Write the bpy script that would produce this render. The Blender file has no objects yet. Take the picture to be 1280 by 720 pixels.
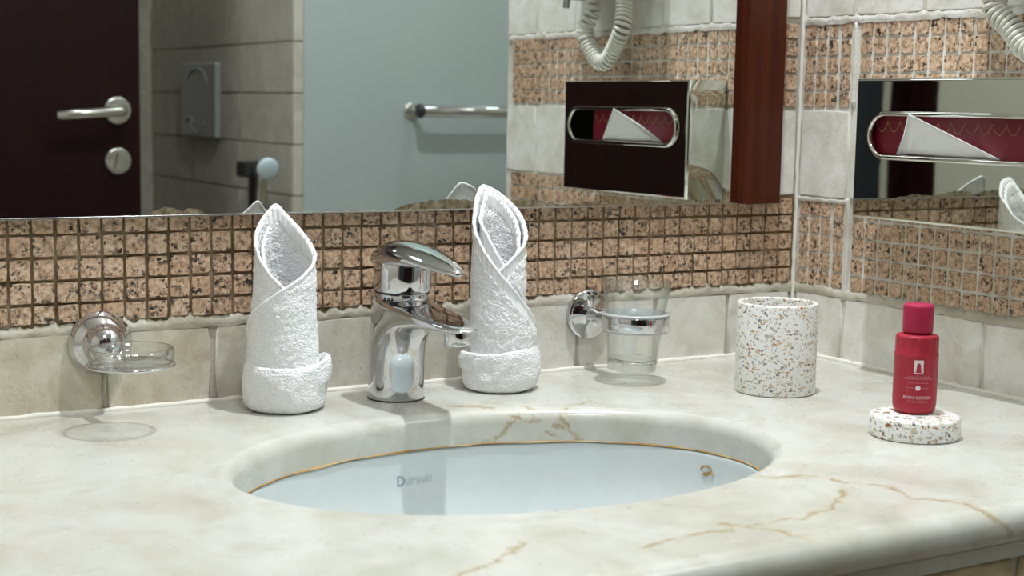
import bpy, bmesh, math, random
import numpy as np
from mathutils import Vector, Matrix, noise
random.seed(7)
PI = math.pi
S = bpy.context.scene
COL = S.collection

# ------------------------------------------------------------------ camera
# world: counter top is z=0, tiled back wall front is y=0, tiled right wall front is x=0
def cam_setup():
    cx, cy, cz, yaw, pitch, roll, F = -1.1703, -1.3137, .2750, .5438, .1199, .0181, 1899.39
    f = Vector((math.sin(yaw)*math.cos(pitch), math.cos(yaw)*math.cos(pitch), -math.sin(pitch)))
    r = Vector((math.cos(yaw), -math.sin(yaw), 0)); u = r.cross(f)
    r2 = r*math.cos(roll) + u*math.sin(roll); u2 = -r*math.sin(roll) + u*math.cos(roll)
    cd = bpy.data.cameras.new('camera'); co = bpy.data.objects.new('camera', cd); COL.objects.link(co)
    m = Matrix((r2, u2, -f)).transposed().to_4x4(); m.translation = (cx, cy, cz)
    co.matrix_world = m
    cd.sensor_width = 36; cd.lens = F/1280*36; cd.clip_start = .02
    cd.dof.use_dof = True; cd.dof.focus_distance = 1.42; cd.dof.aperture_fstop = 9.0
    S.camera = co
cam_setup()

# ------------------------------------------------------------------ light
W = bpy.data.worlds.new('world'); S.world = W; W.use_nodes = True
W.node_tree.nodes['Background'].inputs[0].default_value = (.02, .02, .02, 1)
def lamp(name, loc, size, power, col, spread=180):
    d = bpy.data.lights.new(name, 'AREA'); d.shape = 'DISK'; d.size = size; d.energy = power; d.color = col
    d.spread = math.radians(spread)
    o = bpy.data.objects.new(name, d); COL.objects.link(o); o.location = loc
    return o
WHITE = (.895, .945, 1.0)
lamp('vanity_downlight', (-.37, -.33, 1.56), .045, 28.0, WHITE)
lamp('room_downlight', (-.85, -1.15, 1.56), .30, 14.5, WHITE)
lamp('shower_downlight', (.40, -1.10, 1.50), .25, 9.0, (.88, 1.0, .96))
lamp('toilet_downlight', (-.75, -2.0, 1.56), .15, .6, (1.0, .95, .86))
S.view_settings.view_transform = 'Standard'; S.view_settings.look = 'None'
S.view_settings.gamma = 1; S.view_settings.use_curve_mapping = False
S.view_settings.exposure = -.50
cy = S.cycles
cy.use_denoising = True
cy.caustics_reflective = True; cy.caustics_refractive = True
cy.max_bounces = 14; cy.glossy_bounces = 8; cy.transmission_bounces = 10; cy.transparent_max_bounces = 16; cy.diffuse_bounces = 4
cy.blur_glossy = 0.3
cy.sample_clamp_indirect = 6.0

# ------------------------------------------------------------------ helpers
def prop(o, label=None, cat=None, group=None, kind=None):
    if label: o['label'] = label
    if cat: o['category'] = cat
    if group: o['group'] = group
    if kind: o['kind'] = kind
    return o
def root(name, loc, label, cat, group=None):
    o = bpy.data.objects.new(name, None); o.empty_display_size = .02; COL.objects.link(o); o.location = loc
    return prop(o, label, cat, group)
def mesh(name, V, F, mat, parent=None, smooth=True, loc=None):
    m = bpy.data.meshes.new(name); m.from_pydata([tuple(v) for v in V], [], [tuple(f) for f in F]); m.update()
    if smooth: m.polygons.foreach_set('use_smooth', [True]*len(m.polygons))
    o = bpy.data.objects.new(name, m); COL.objects.link(o)
    if mat: m.materials.append(mat)
    if parent: o.parent = parent
    if loc: o.location = loc
    return o
class G:                                   # collects vertices and faces of one mesh
    def __init__(s): s.V = []; s.F = []
    def add(s, V, F):
        n = len(s.V); s.V += [Vector(v) for v in V]; s.F += [tuple(i+n for i in f) for f in F]; return s
    def xf(s, M):
        s.V = [M @ v for v in s.V]; return s
    def obj(s, name, mat, parent=None, smooth=True): return mesh(name, s.V, s.F, mat, parent, smooth)
def lathe(prof, n=48, close=False):
    V = []; F = []
    for r, z in prof:
        for k in range(n):
            a = 2*PI*k/n; V.append((r*math.cos(a), r*math.sin(a), z))
    m = len(prof)
    for i in range(m if close else m-1):
        j = (i+1) % m
        for k in range(n):
            l = (k+1) % n; F.append((i*n+k, i*n+l, j*n+l, j*n+k))
    return V, F
def rings(R, cap0=False, cap1=False, closed=True):      # R: list of equal-length rings
    n = len(R[0]); V = [p for r in R for p in r]; F = []
    for i in range(len(R)-1):
        for k in range(n if closed else n-1):
            l = (k+1) % n; F.append((i*n+k, i*n+l, (i+1)*n+l, (i+1)*n+k))
    if cap0: F.append(tuple(range(n))[::-1])
    if cap1: F.append(tuple(range((len(R)-1)*n, len(R)*n)))
    return V, F
def tube(P, r, n=8, caps=True):
    P = [Vector(p) for p in P]; R = []
    up = Vector((.13, .31, .94)).normalized()
    T0 = (P[1]-P[0]).normalized(); X = T0.cross(up).normalized()
    for i, p in enumerate(P):
        T = (P[min(i+1, len(P)-1)] - P[max(i-1, 0)]).normalized()
        X = (X - T*X.dot(T)).normalized(); Y = T.cross(X)
        rr = r(i/(len(P)-1)) if callable(r) else r
        R.append([p + X*rr*math.cos(2*PI*k/n) + Y*rr*math.sin(2*PI*k/n) for k in range(n)])
    return rings(R, caps, caps)
def box(x0, x1, y0, y1, z0, z1):
    V = [(x, y, z) for z in (z0, z1) for y in (y0, y1) for x in (x0, x1)]
    return V, [(0, 2, 3, 1), (4, 5, 7, 6), (0, 1, 5, 4), (2, 6, 7, 3), (0, 4, 6, 2), (1, 3, 7, 5)]
def bevel_box(name, x0, x1, y0, y1, z0, z1, b, mat, parent=None, seg=3):
    bm = bmesh.new(); V, F = box(x0, x1, y0, y1, z0, z1)
    vs = [bm.verts.new(v) for v in V]; [bm.faces.new([vs[i] for i in f]) for f in F]
    bmesh.ops.recalc_face_normals(bm, faces=bm.faces)
    bmesh.ops.bevel(bm, geom=bm.edges[:], offset=b, segments=seg, profile=.5, affect='EDGES')
    m = bpy.data.meshes.new(name); bm.to_mesh(m); bm.free()
    m.polygons.foreach_set('use_smooth', [True]*len(m.polygons))
    o = bpy.data.objects.new(name, m); COL.objects.link(o); m.materials.append(mat)
    if parent: o.parent = parent
    w = o.modifiers.new('wn', 'WEIGHTED_NORMAL'); w.keep_sharp = False
    return o
def interp(x, pts):                        # monotone-ish cubic through control points
    xs = [p[0] for p in pts]; ys = [p[1] for p in pts]
    if x <= xs[0]: return ys[0]
    if x >= xs[-1]: return ys[-1]
    i = max(k for k in range(len(xs)) if xs[k] <= x); i = min(i, len(xs)-2)
    h = xs[i+1]-xs[i]; t = (x-xs[i])/h
    def sl(k):
        if k == 0: return (ys[1]-ys[0])/(xs[1]-xs[0])
        if k == len(xs)-1: return (ys[-1]-ys[-2])/(xs[-1]-xs[-2])
        a = (ys[k]-ys[k-1])/(xs[k]-xs[k-1]); b = (ys[k+1]-ys[k])/(xs[k+1]-xs[k])
        return 0 if a*b <= 0 else 2*a*b/(a+b)
    m0, m1 = sl(i)*h, sl(i+1)*h
    return (2*t**3-3*t*t+1)*ys[i] + (t**3-2*t*t+t)*m0 + (-2*t**3+3*t*t)*ys[i+1] + (t**3-t*t)*m1

# ------------------------------------------------------------------ materials
class N:                                   # tiny node-graph builder
    def __init__(s, name):
        s.m = bpy.data.materials.new(name); s.m.use_nodes = True; s.t = s.m.node_tree
        s.b = s.t.nodes['Principled BSDF']; s.out = s.t.nodes['Material Output']
    def n(s, typ, ins=None, **kw):
        nd = s.t.nodes.new(typ)
        for k, v in kw.items(): setattr(nd, k, v)
        for k, v in (ins or {}).items():
            if isinstance(v, bpy.types.NodeSocket): s.t.links.new(v, nd.inputs[k])
            else: nd.inputs[k].default_value = v
        return nd
    def math(s, op, a, b=None, clamp=False):
        ins = {0: a}
        if b is not None: ins[1] = b
        return s.n('ShaderNodeMath', ins, operation=op, use_clamp=clamp).outputs[0]
    def vmath(s, op, a, b=None):
        ins = {0: a}
        if b is not None: ins[1] = b
        return s.n('ShaderNodeVectorMath', ins, operation=op)
    def pos(s): return s.n('ShaderNodeNewGeometry').outputs['Position']
    def noise(s, vec, scale, detail=3, rough=.55, dist=0):
        return s.n('ShaderNodeTexNoise', {'Vector': vec, 'Scale': scale, 'Detail': detail, 'Roughness': rough, 'Distortion': dist})
    def ramp(s, fac, stops, interp='LINEAR'):
        r = s.n('ShaderNodeValToRGB', {0: fac}); r.color_ramp.interpolation = interp
        e = r.color_ramp.elements
        while len(e) < len(stops): e.new(.5)
        for el, (p, c) in zip(e, stops):
            el.position = p; el.color = (*c, 1) if len(c) == 3 else c
        return r.outputs[0]
    def mix(s, f, a, b, typ='MIX'):
        nd = s.n('ShaderNodeMix', data_type='RGBA', blend_type=typ)
        for k, v in ((0, f), (6, a), (7, b)):
            if isinstance(v, bpy.types.NodeSocket): s.t.links.new(v, nd.inputs[k])
            else: nd.inputs[k].default_value = v if k == 0 else ((*v, 1) if len(v) == 3 else v)
        return nd.outputs[2]
    def bump(s, h, strength, dist):
        b = s.n('ShaderNodeBump', {'Height': h, 'Strength': strength, 'Distance': dist})
        s.t.links.new(b.outputs[0], s.b.inputs['Normal'])
    def set(s, **kw):
        for k, v in kw.items():
            k = k.replace('_', ' ')
            if isinstance(v, bpy.types.NodeSocket): s.t.links.new(v, s.b.inputs[k])
            else: s.b.inputs[k].default_value = (*v, 1) if isinstance(v, tuple) and len(v) == 3 else v
        return s
    def step(s, x, a, b): return s.n('ShaderNodeMapRange', {0: x, 1: a, 2: b}, clamp=True).outputs[0]

def plain(name, col, rough=.5, metal=0, spec=.5, **kw):
    g = N(name); p = g.pos(); nz = g.noise(p, 40, 3).outputs[0]
    g.set(Base_Color=g.mix(nz, tuple(c*.93 for c in col), tuple(min(1, c*1.05) for c in col)), Roughness=rough, Metallic=metal)
    for k, v in kw.items(): g.set(**{k: v})
    return g.m

def granite(name, tint=1.0):
    g = N(name); p = g.pos()
    rnd = g.n('ShaderNodeObjectInfo').outputs['Random']
    off = g.vmath('ADD', p, g.n('ShaderNodeCombineXYZ', {0: rnd, 1: rnd, 2: rnd}).outputs[0]).outputs[0]
    n1 = g.noise(off, 210, 4, .65).outputs[0]
    base = g.ramp(n1, [(.34, (.27, .175, .115)), (.45, (.52, .345, .225)), (.54, (.63, .445, .305)), (.63, (.71, .56, .42)), (.73, (.76, .67, .56))])
    tone = g.n('ShaderNodeMapRange', {0: rnd, 3: -.05, 4: .30}, clamp=True).outputs[0]
    base = g.mix(tone, base, (.58, .345, .195))
    wb = g.vmath('SUBTRACT', g.noise(off, 420, 2).outputs['Color'], (.5, .5, .5)).outputs[0]
    sp = g.vmath('MULTIPLY_ADD', wb, (.0042, .0042, .0042)); g.t.links.new(off, sp.inputs[2]); sp = sp.outputs[0]
    patch = g.step(g.noise(off, 95, 3, .6).outputs[0], .40, .60)
    for sc, th, dk in ((215, .66, .95), (390, .60, .95)):
        v = g.n('ShaderNodeTexVoronoi', {'Vector': sp, 'Scale': sc, 'Randomness': 1}, feature='F1')
        vr = g.n('ShaderNodeSeparateColor', {0: v.outputs['Color']}).outputs[0]
        spot = g.math('MULTIPLY', g.math('GREATER_THAN', vr, th), g.step(v.outputs['Distance'], .54, .49))
        spot = g.math('MULTIPLY', spot, patch)
        base = g.mix(g.math('MULTIPLY', spot, dk), base, (.012, .012, .012))
    grey = g.step(g.noise(off, 150, 3, .6).outputs[0], .56, .68)
    base = g.mix(g.math('MULTIPLY', grey, .42), base, (.22, .18, .155))
    g.set(Base_Color=base, Roughness=.42)
    g.bump(g.noise(off, 420, 3).outputs[0], .5, .0008)
    return g.m
def travertine(name, a, b, c, rough=.5, bump=.6):
    g = N(name); p = g.pos(); rnd = g.n('ShaderNodeObjectInfo').outputs['Random']
    off = g.vmath('ADD', p, g.n('ShaderNodeCombineXYZ', {0: rnd, 1: rnd, 2: rnd}).outputs[0]).outputs[0]
    n1 = g.noise(off, 26, 5, .6, .6).outputs[0]
    col = g.ramp(n1, [(.32, a), (.5, b), (.68, c)])
    pit = g.step(g.noise(off, 260, 3, .6).outputs[0], .60, .72)
    blot = g.step(g.noise(off, 46, 4, .65).outputs[0], .52, .70)
    col = g.mix(g.math('MULTIPLY', g.math('MULTIPLY', pit, blot), .55), col, tuple(x*.55 for x in a))
    g.set(Base_Color=col, Roughness=rough)
    h = g.math('SUBTRACT', g.noise(off, 120, 5, .6).outputs[0], g.math('MULTIPLY', pit, .5))
    g.bump(h, bump, .0012)
    return g.m
def grout(name, a, b, c, off_band=None):
    g = N(name); p = g.pos()
    col = g.ramp(g.noise(p, 18, 4, .6).outputs[0], [(.35, a), (.5, b), (.64, c)])
    if off_band:                           # another grout was used outside the mosaic band
        z = g.n('ShaderNodeSeparateXYZ', {0: p}).outputs[2]
        col = g.mix(g.math('MAXIMUM', g.math('LESS_THAN', z, .0765), g.math('GREATER_THAN', z, .180)), col, off_band)
    g.set(Base_Color=col, Roughness=.9); g.bump(g.noise(p, 300, 4).outputs[0], .8, .001)
    return g.m

VEINS = [
 [(-.5112,-.1143,0),(-.4887,-.1243,0),(-.4820,-.1378,0),(-.4757,-.1478,0),(-.4663,-.1535,-.0072),(-.4519,-.1580,-.0114)],
 [(-.4606,-.1552,-.0015),(-.4484,-.1592,-.0107),(-.4310,-.1661,-.0140),(-.4162,-.1731,-.0223),(-.4095,-.1767,-.0305)],
 [(-.4866,-.1486,-.0306),(-.4648,-.1540,-.0117)], [(-.4483,-.1448,0),(-.4429,-.1597,0)], [(-.4556,-.1568,-.0031),(-.4463,-.1599,-.0063)],
 [(-.4360,-.1639,-.0013),(-.4339,-.1648,-.0051)], [(-.4257,-.1640,0),(-.4244,-.1690,-.0074),(-.4189,-.1717,-.0178)],
 [(-.4245,-.1690,-.0029),(-.3787,-.1533,0)], [(-.4370,-.1585,0),(-.4245,-.1690,-.0007)], [(-.4336,-.1649,-.0215),(-.4260,-.1683,-.0268)],
 [(-.4245,-.4575,0),(-.3882,-.4703,0),(-.3803,-.4964,0),(-.3621,-.5110,0),(-.3702,-.5511,0),(-.3595,-.5714,0),(-.3482,-.5870,0),(-.3520,-.6020,-.002),(-.3479,-.606,-.0059),(-.3393,-.606,-.0117),(-.3289,-.605,-.0188)],
 [(-.3966,-.5120,0),(-.4421,-.5459,0),(-.4806,-.5561,0),(-.5094,-.5568,0),(-.5276,-.5539,0),(-.5610,-.5537,0),(-.6144,-.5643,0)],
 [(-.6777,-.5155,0),(-.6899,-.5249,0),(-.7128,-.5413,0),(-.7468,-.5574,0)],
 [(-.5382,-.5419,0),(-.5171,-.5658,0),(-.5075,-.5940,0)]]
def marble():
    g = N('cream_marble'); p = g.pos()
    wob = g.noise(p, 45, 4, .6).outputs['Color']
    wp = g.vmath('MULTIPLY_ADD', g.vmath('SUBTRACT', wob, (.5, .5, .5)).outputs[0], (.030, .030, .012))
    g.t.links.new(p, wp.inputs[2]); q = wp.outputs[0]
    d = None
    for pl in VEINS:
        for a, b in zip(pl[:-1], pl[1:]):
            a = Vector(a); ba = Vector(b)-a; L2 = max(ba.length_squared, 1e-9)
            pa = g.vmath('SUBTRACT', q, tuple(a)).outputs[0]
            t = g.math('MULTIPLY', g.vmath('DOT_PRODUCT', pa, tuple(ba)).outputs['Value'], 1/L2, clamp=True)
            sc = g.n('ShaderNodeVectorMath', {0: tuple(ba), 'Scale': t}, operation='SCALE').outputs[0]
            dd = g.vmath('DISTANCE', pa, sc).outputs['Value']
            d = dd if d is None else g.math('MINIMUM', d, dd)
    thick = g.step(g.noise(p, 60, 4, .7).outputs[0], .34, .62)
    w = g.math('MULTIPLY_ADD', thick, .0046); w.node.inputs[2].default_value = .0007
    vein = g.math('SUBTRACT', 1, g.math('DIVIDE', d, w), clamp=True)
    halo = g.math('MULTIPLY', g.step(d, .012, .0), .14)
    # clouds and faint secondary veins
    c1 = g.noise(p, 9, 6, .62, .8).outputs[0]; c2 = g.noise(p, 30, 4, .55, .2).outputs[0]
    base = g.ramp(c1, [(.32, (.45, .438, .36)), (.46, (.53, .522, .45)), (.58, (.595, .593, .545)), (.71, (.49, .475, .395))])
    base = g.mix(g.math('MULTIPLY', g.step(c2, .50, .68), .35), base, (.635, .635, .59))
    v2 = g.noise(p, 6, 2.5, .5, 1.1).outputs[0]
    f2 = g.step(g.math('ABSOLUTE', g.math('SUBTRACT', v2, .5)), .010, .0)
    f2 = g.math('MULTIPLY', g.math('MULTIPLY', f2, g.step(g.noise(p, 14, 3).outputs[0], .48, .66)), .45)
    base = g.mix(f2, base, (.50, .42, .30))
    base = g.mix(halo, base, (.62, .50, .30))
    base = g.mix(g.math('MULTIPLY', vein, .85), base, (.31, .215, .072))
    g.set(Base_Color=base, Roughness=g.n('ShaderNodeMapRange', {0: c2, 3: .20, 4: .38}).outputs[0], Coat_Weight=.15, Coat_Roughness=.15)
    g.bump(g.noise(p, 170, 4, .6).outputs[0], .10, .0008)
    return g.m
def terrazzo(name, dens, scale):
    g = N(name); oc = g.n('ShaderNodeTexCoord').outputs['Object']
    wob = g.vmath('SUBTRACT', g.noise(oc, 160, 2).outputs['Color'], (.5, .5, .5)).outputs[0]
    q = g.vmath('MULTIPLY_ADD', wob, (.004, .004, .004)); g.t.links.new(oc, q.inputs[2]); q = q.outputs[0]
    col = (.86, .855, .83, 1)
    first = True
    for sc, sq, dn, rot in ((scale, (1, 1, 1.5), dens, 0), (scale*1.9, (1.5, .8, 1), dens*.9, .6), (scale*1.25, (.7, 1.2, 1.9), dens*.5, 1.2)):
        mp = g.n('ShaderNodeMapping', {'Vector': q, 'Rotation': (rot, rot*.7, rot*.4), 'Scale': sq}).outputs[0]
        v = g.n('ShaderNodeTexVoronoi', {'Vector': mp, 'Scale': sc}, feature='F1')
        e = g.n('ShaderNodeTexVoronoi', {'Vector': mp, 'Scale': sc}, feature='DISTANCE_TO_EDGE').outputs['Distance']
        s3 = g.n('ShaderNodeSeparateColor', {0: v.outputs['Color']})
        m = g.math('MULTIPLY', g.math('GREATER_THAN', s3.outputs[0], 1-dn), g.step(e, .10, .14))
        cc = g.ramp(s3.outputs[1], [(0, (.46, .44, .39)), (.20, (.62, .57, .46)), (.44, (.30, .27, .235)), (.56, (.50, .27, .10)), (.70, (.66, .60, .48)), (.82, (.28, .11, .04)), (.90, (.62, .46, .22)), (.955, (.10, .10, .13))], 'CONSTANT')
        col = g.mix(m, col, cc)
    g.set(Base_Color=col, Roughness=.35)
    return g.m
def wood(name, a, b, rough=.35):
    g = N(name); p = g.pos()
    mp = g.n('ShaderNodeMapping', {'Vector': p, 'Scale': (60, 60, 3)}).outputs[0]
    nz = g.noise(mp, 1.6, 5, .6, .5).outputs[0]
    g.set(Base_Color=g.ramp(nz, [(.3, a), (.7, b)]), Roughness=rough)
    g.bump(nz, .08, .0006); return g.m
def towel_mat():
    g = N('white_terry'); p = g.pos()
    hem = g.n('ShaderNodeAttribute', attribute_name='hem').outputs['Fac']
    arc = g.n('ShaderNodeAttribute', attribute_name='arc').outputs['Fac']
    n1 = g.noise(p, 480, 3, .65).outputs[0]
    v = g.n('ShaderNodeTexVoronoi', {'Vector': p, 'Scale': 520}, feature='F1').outputs['Distance']
    terry = g.math('ADD', g.math('MULTIPLY', v, -1.0), n1)
    stripe = g.math('MULTIPLY', g.math('SINE', g.math('MULTIPLY', arc, 1050.0)), .45)
    h = g.n('ShaderNodeMix', {0: hem, 2: terry, 3: stripe}, data_type='FLOAT').outputs[0]
    g.set(Base_Color=(.95, .95, .95), Roughness=.95, Sheen_Weight=.15, Specular_IOR_Level=.15)
    g.bump(h, .62, .0022); return g.m
def clear_glass(name, tint=(.985, .992, .987), edge=(.42, .46, .45), refl=.07):
    # thin clear glass: transparent body with fresnel reflection
    g = N(name); t = g.t
    fc = g.n('ShaderNodeLayerWeight', {0: .5}).outputs['Facing']
    tr = g.n('ShaderNodeBsdfTransparent', {0: g.mix(g.math('POWER', fc, 3.5), tint, edge)}); gl = g.n('ShaderNodeBsdfGlossy', {0: (1, 1, 1, 1), 'Roughness': .02})
    fr = g.math('MULTIPLY_ADD', g.math('POWER', fc, 4.0), .80); fr.node.inputs[2].default_value = refl
    mx = g.n('ShaderNodeMixShader', {0: fr, 1: tr.outputs[0], 2: gl.outputs[0]})
    t.links.new(mx.outputs[0], g.out.inputs[0]); return g.m
def metal(name, col, rough, noise_amt=.0, bump=None):
    g = N(name); p = g.pos(); nz = g.noise(p, 90, 4, .6).outputs[0]
    g.set(Base_Color=col, Metallic=1.0, Roughness=g.n('ShaderNodeMapRange', {0: nz, 3: rough, 4: rough+noise_amt}).outputs[0])
    if bump: g.bump(g.noise(p, bump[0], 2).outputs[0], bump[1], .001)
    return g.m

M = dict(
 granite=granite('pink_granite'), marble=marble(),
 tile=travertine('tumbled_marble', (.50, .435, .32), (.625, .57, .455), (.70, .66, .565)),
 tile_right=travertine('pale_tumbled_marble', (.63, .595, .51), (.74, .72, .655), (.83, .82, .78)),
 tile_mid=travertine('greyish_tumbled_marble', (.50, .46, .37), (.60, .57, .48), (.68, .655, .58)),
 tile_gold=travertine('golden_apron_stone', (.30, .22, .13), (.55, .44, .24), (.66, .58, .38)),
 tile_far=travertine('toilet_wall_tile', (.42, .39, .33), (.49, .46, .39), (.55, .52, .45), .45, .3),
 grout_brown=grout('brown_grout', (.11, .072, .035), (.22, .155, .085), (.37, .29, .20), (.50, .47, .39)),
 grout_white=grout('pale_grout', (.50, .45, .37), (.66, .63, .57), (.78, .765, .72)),
 grout_smear=grout('smeared_grout', (.44, .40, .31), (.54, .50, .41), (.63, .60, .51)),
 paint=plain('wall_paint', (.66, .62, .54), .7), ceil=plain('ceiling_paint', (.85, .85, .83), .8),
 floor=travertine('floor_stone', (.42, .36, .28), (.5, .44, .36), (.58, .52, .44), .3, .2),
 chrome=metal('chrome', (.64, .64, .655), .03, .05), steel=metal('polished_steel', (.70, .72, .66), .008, .02),
 mirror=metal('silvered_glass', (.80, .83, .815), .0, .0), satin=metal('satin_nickel', (.66, .65, .62), .22, .03),
 aer=metal('aerator_mesh', (.3, .3, .3), .4, .1, (2500, 1.0)), dark=plain('dark_plastic', (.02, .02, .022), .4),
 frame=wood('mahogany_frame', (.042, .0080, .0035), (.086, .0160, .0060), .30), door=wood('dark_door_veneer', (.008, .0013, .0013), (.017, .0022, .0022), .5),
 towel=towel_mat(), thread=plain('hem_thread', (.93, .93, .925), .9),
 ceramic=plain('white_ceramic', (.63, .68, .675), .12, Coat_Weight=.3), rust=grout('rust_stain', (.22, .10, .02), (.42, .22, .05), (.60, .42, .18)),
 glass=clear_glass('clear_glass'), saucer=clear_glass('saucer_glass', (.97, .98, .975), (.16, .18, .18), .09), liner=plain('clear_plastic_liner', (.80, .82, .82), .25, Transmission_Weight=.35),
 cup=terrazzo('fine_terrazzo', .23, 255), dish=terrazzo('coarse_terrazzo', .32, 185),
 bottle=plain('crimson_plastic', (.40, .026, .046), .42, Specular_IOR_Level=.25), cap=plain('crimson_cap', (.42, .018, .070), .45, Specular_IOR_Level=.3),
 print=plain('white_print', (.80, .70, .72), .6), faint=plain('faint_print', (.62, .30, .34), .6),
 card=None, tissue=plain('tissue_paper', (.86, .87, .86), .85, Transmission_Weight=.0), gold=plain('gold_print', (.62, .36, .14), .5),
 void=plain('box_inside_shade', (.006, .005, .005), .8), cord=plain('ivory_plastic', (.66, .655, .57), .32),
 blue=plain('worn_blue_print', (.20, .32, .40), .5), blue_faint=plain('faded_blue_print', (.47, .56, .59), .5),
 caulk=plain('white_caulk', (.78, .75, .67), .7), plate=plain('grey_flush_plate', (.40, .41, .41), .3, .4),
 spray=plain('pale_spray_head', (.55, .66, .72), .3),
)
M['card'] = plain('crimson_card', (.16, .004, .015), .5)
g = N('desilvered_edge'); p_ = g.pos()
g.set(Base_Color=g.ramp(g.noise(p_, 140, 5, .65).outputs[0], [(.35, (.10, .075, .035)), (.5, (.22, .18, .11)), (.68, (.36, .32, .23))]), Roughness=.35, Metallic=.2)
M['desilver'] = g.m
g = N('frosted_glass'); p_ = g.pos()
g.set(Base_Color=g.mix(g.noise(p_, 5, 4).outputs[0], (.60, .69, .69), (.68, .75, .75)), Roughness=.38, Transmission_Weight=.45, IOR=1.3)
M['frost'] = g.m
M['door'].node_tree.nodes['Principled BSDF'].inputs['Specular IOR Level'].default_value = .18
M['frame'].node_tree.nodes['Principled BSDF'].inputs['Specular IOR Level'].default_value = .22
M['navy'] = plain('navy_reflection_panel', (.010, .016, .026), .5)  # for the added panel that darkens the tissue holder's reflection
M['dark_rim'] = plain('dark_seam', (.03, .03, .03), .5)

# ------------------------------------------------------------------ room shell
def slab(name, b, mat, kind='structure', parent=None):
    V, F = box(*b); o = mesh(name, V, F, mat, parent, smooth=False)
    if kind: o['kind'] = kind
    return o
RECESS = .003
slab('floor', (-2.0, .9, -2.5, .12, -.90, -.85), M['floor'])
slab('ceiling', (-2.0, .9, -2.5, .12, 1.60, 1.66), M['ceil'])
wall_back = slab('wall_back', (-2.0, .12, RECESS, .12, -.85, 1.60), M['grout_brown'])
wall_right = slab('wall_right', (.0026, .12, -.664, RECESS, -.85, 1.60), M['grout_white'])
slab('wall_left', (-2.0, -1.9, -2.5, RECESS, -.85, 1.60), M['paint'])
wall_far = slab('wall_far', (-1.9, .12, -2.45, -2.353, -.85, 1.60), M['grout_smear'])
wall_toilet = slab('wall_toilet', (RECESS, .022, -2.353, -1.478, -.85, 1.60), M['grout_smear'])
slab('wall_shower', (.80, .90, -1.60, -.664, -.85, 1.60), M['paint'])
slab('wall_shower_near', (.12, .80, -.664, -.60, -.85, 1.60), M['paint'])
slab('wall_shower_far', (.022, .80, -2.3, -2.2, -.85, 1.60), M['paint'])
slab('wall_partition', (-1.9, -1.216, -1.68, -1.60, -.85, 1.60), M['paint'])
slab('reflection_panel_1', (-1.80, -1.22, -1.606, -1.596, -.848, 1.20), M['navy'])  # added unseen panel, gives the steel tissue holder its navy reflection
slab('reflection_panel_2', (-1.897, -1.83, -1.604, -1.597, -.848, 1.20), M['door'])  # added dark strip, there only to reflect in the steel holder
slab('reflection_panel_3', (-1.902, -1.894, -1.596, -1.50, -.848, 1.20), M['door'])  # another added strip, on the left wall, for the brown part of that reflection
# plain paint face above the tiled part of the two vanity walls
slab('trim_1', (-2.0, RECESS, -.002, RECESS+.001, .56, 1.60), M['paint'])
slab('trim_2', (-.002, RECESS+.001, -.664, -.002, .4735, 1.60), M['paint'])

# tumbled tile: cushion-edged piece, front at local y=0 facing -y, unit sized
def tile_mesh(name, seed, wob, inset, mat):
    rd = random.Random(seed); V = []; F = []
    def ring(sz, y, j):
        pts = [(-1, -1), (0, -1), (1, -1), (1, 0), (1, 1), (0, 1), (-1, 1), (-1, 0)]
        return [(.5*sz*px*(1-(.05 if px and pz else 0)*2*inset/.1) + rd.uniform(-j, j), y, .5*sz*pz*(1-(.05 if px and pz else 0)*2*inset/.1) + rd.uniform(-j, j)) for px, pz in pts]
    V += ring(1.0, 1.0, wob); V += ring(1.0, .32, wob); V += ring(1-inset, 0.0, wob*1.2)
    for a in (0, 8):
        for k in range(8):
            l = (k+1) % 8; F.append((a+k, a+l, a+8+l, a+8+k))
    F.append(tuple(range(16, 24)))
    m = bpy.data.meshes.new(name); m.from_pydata(V, [], F); m.update(); m.materials.append(mat)
    for poly in m.polygons: poly.use_smooth = poly.index < 16 and poly.index >= 8
    return m
MOSAIC = [tile_mesh('mosaic_tile', s, .014, .055, M['granite']) for s in range(12)]
PLAIN = [tile_mesh('marble_tile', 50+s, .006, .035, M['tile']) for s in range(6)]
PLAINR = [tile_mesh('marble_tile', 80+s, .006, .035, M['tile_right']) for s in range(6)]
GOLD = [tile_mesh('marble_tile', 130+s, .010, .05, M['tile_gold']) for s in range(4)]
PLAINM = [tile_mesh('marble_tile', 150+s, .006, .035, M['tile_mid']) for s in range(4)]
FAR = [tile_mesh('marble_tile', 110+s, .002, .012, M['tile_far']) for s in range(4)]
def put(meshes, name, wall, par, u, z, w, h, d=.006, proud=0.0, base=0.0):
    o = bpy.data.objects.new(name, random.choice(meshes)); COL.objects.link(o); o.parent = par
    o.scale = (w, d, h)
    if wall == 'b': o.location = (u, base-proud, z)
    elif wall == 'r': o.location = (base-proud, u, z); o.rotation_euler.z = -PI/2
    return o
rr = random.Random(3)
MZ = [.0872+.02*k for k in range(5)]                    # lower mosaic band
UZ = [.2870+.0189*k for k in range(5)]                  # upper mosaic band
cols_back = [-.0140-.0265/2*0-.02*0] ; cols_back = []
x = -.0132
for k in range(32): cols_back.append(-.0146-.0200*k if k else -.0144)
xx = cols_back[-1]
cols_back += [-.6494] + [-.6644-.0200*k for k in range(0, 22)]
for x in cols_back:
    for k, z in enumerate(MZ):
        h = .0179 if k else .0155; wd = .0100 if x == -.6494 else .0178
        if k == 0: z += .0012
        put(MOSAIC, 'mosaic_tile', 'b', wall_back, x+rr.uniform(-.0004, .0004), z+rr.uniform(-.0003, .0003), wd*(1+rr.uniform(-.025, .025)), h*(1+rr.uniform(-.02, .02)), .005, rr.uniform(-.0006, .0006))
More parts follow.
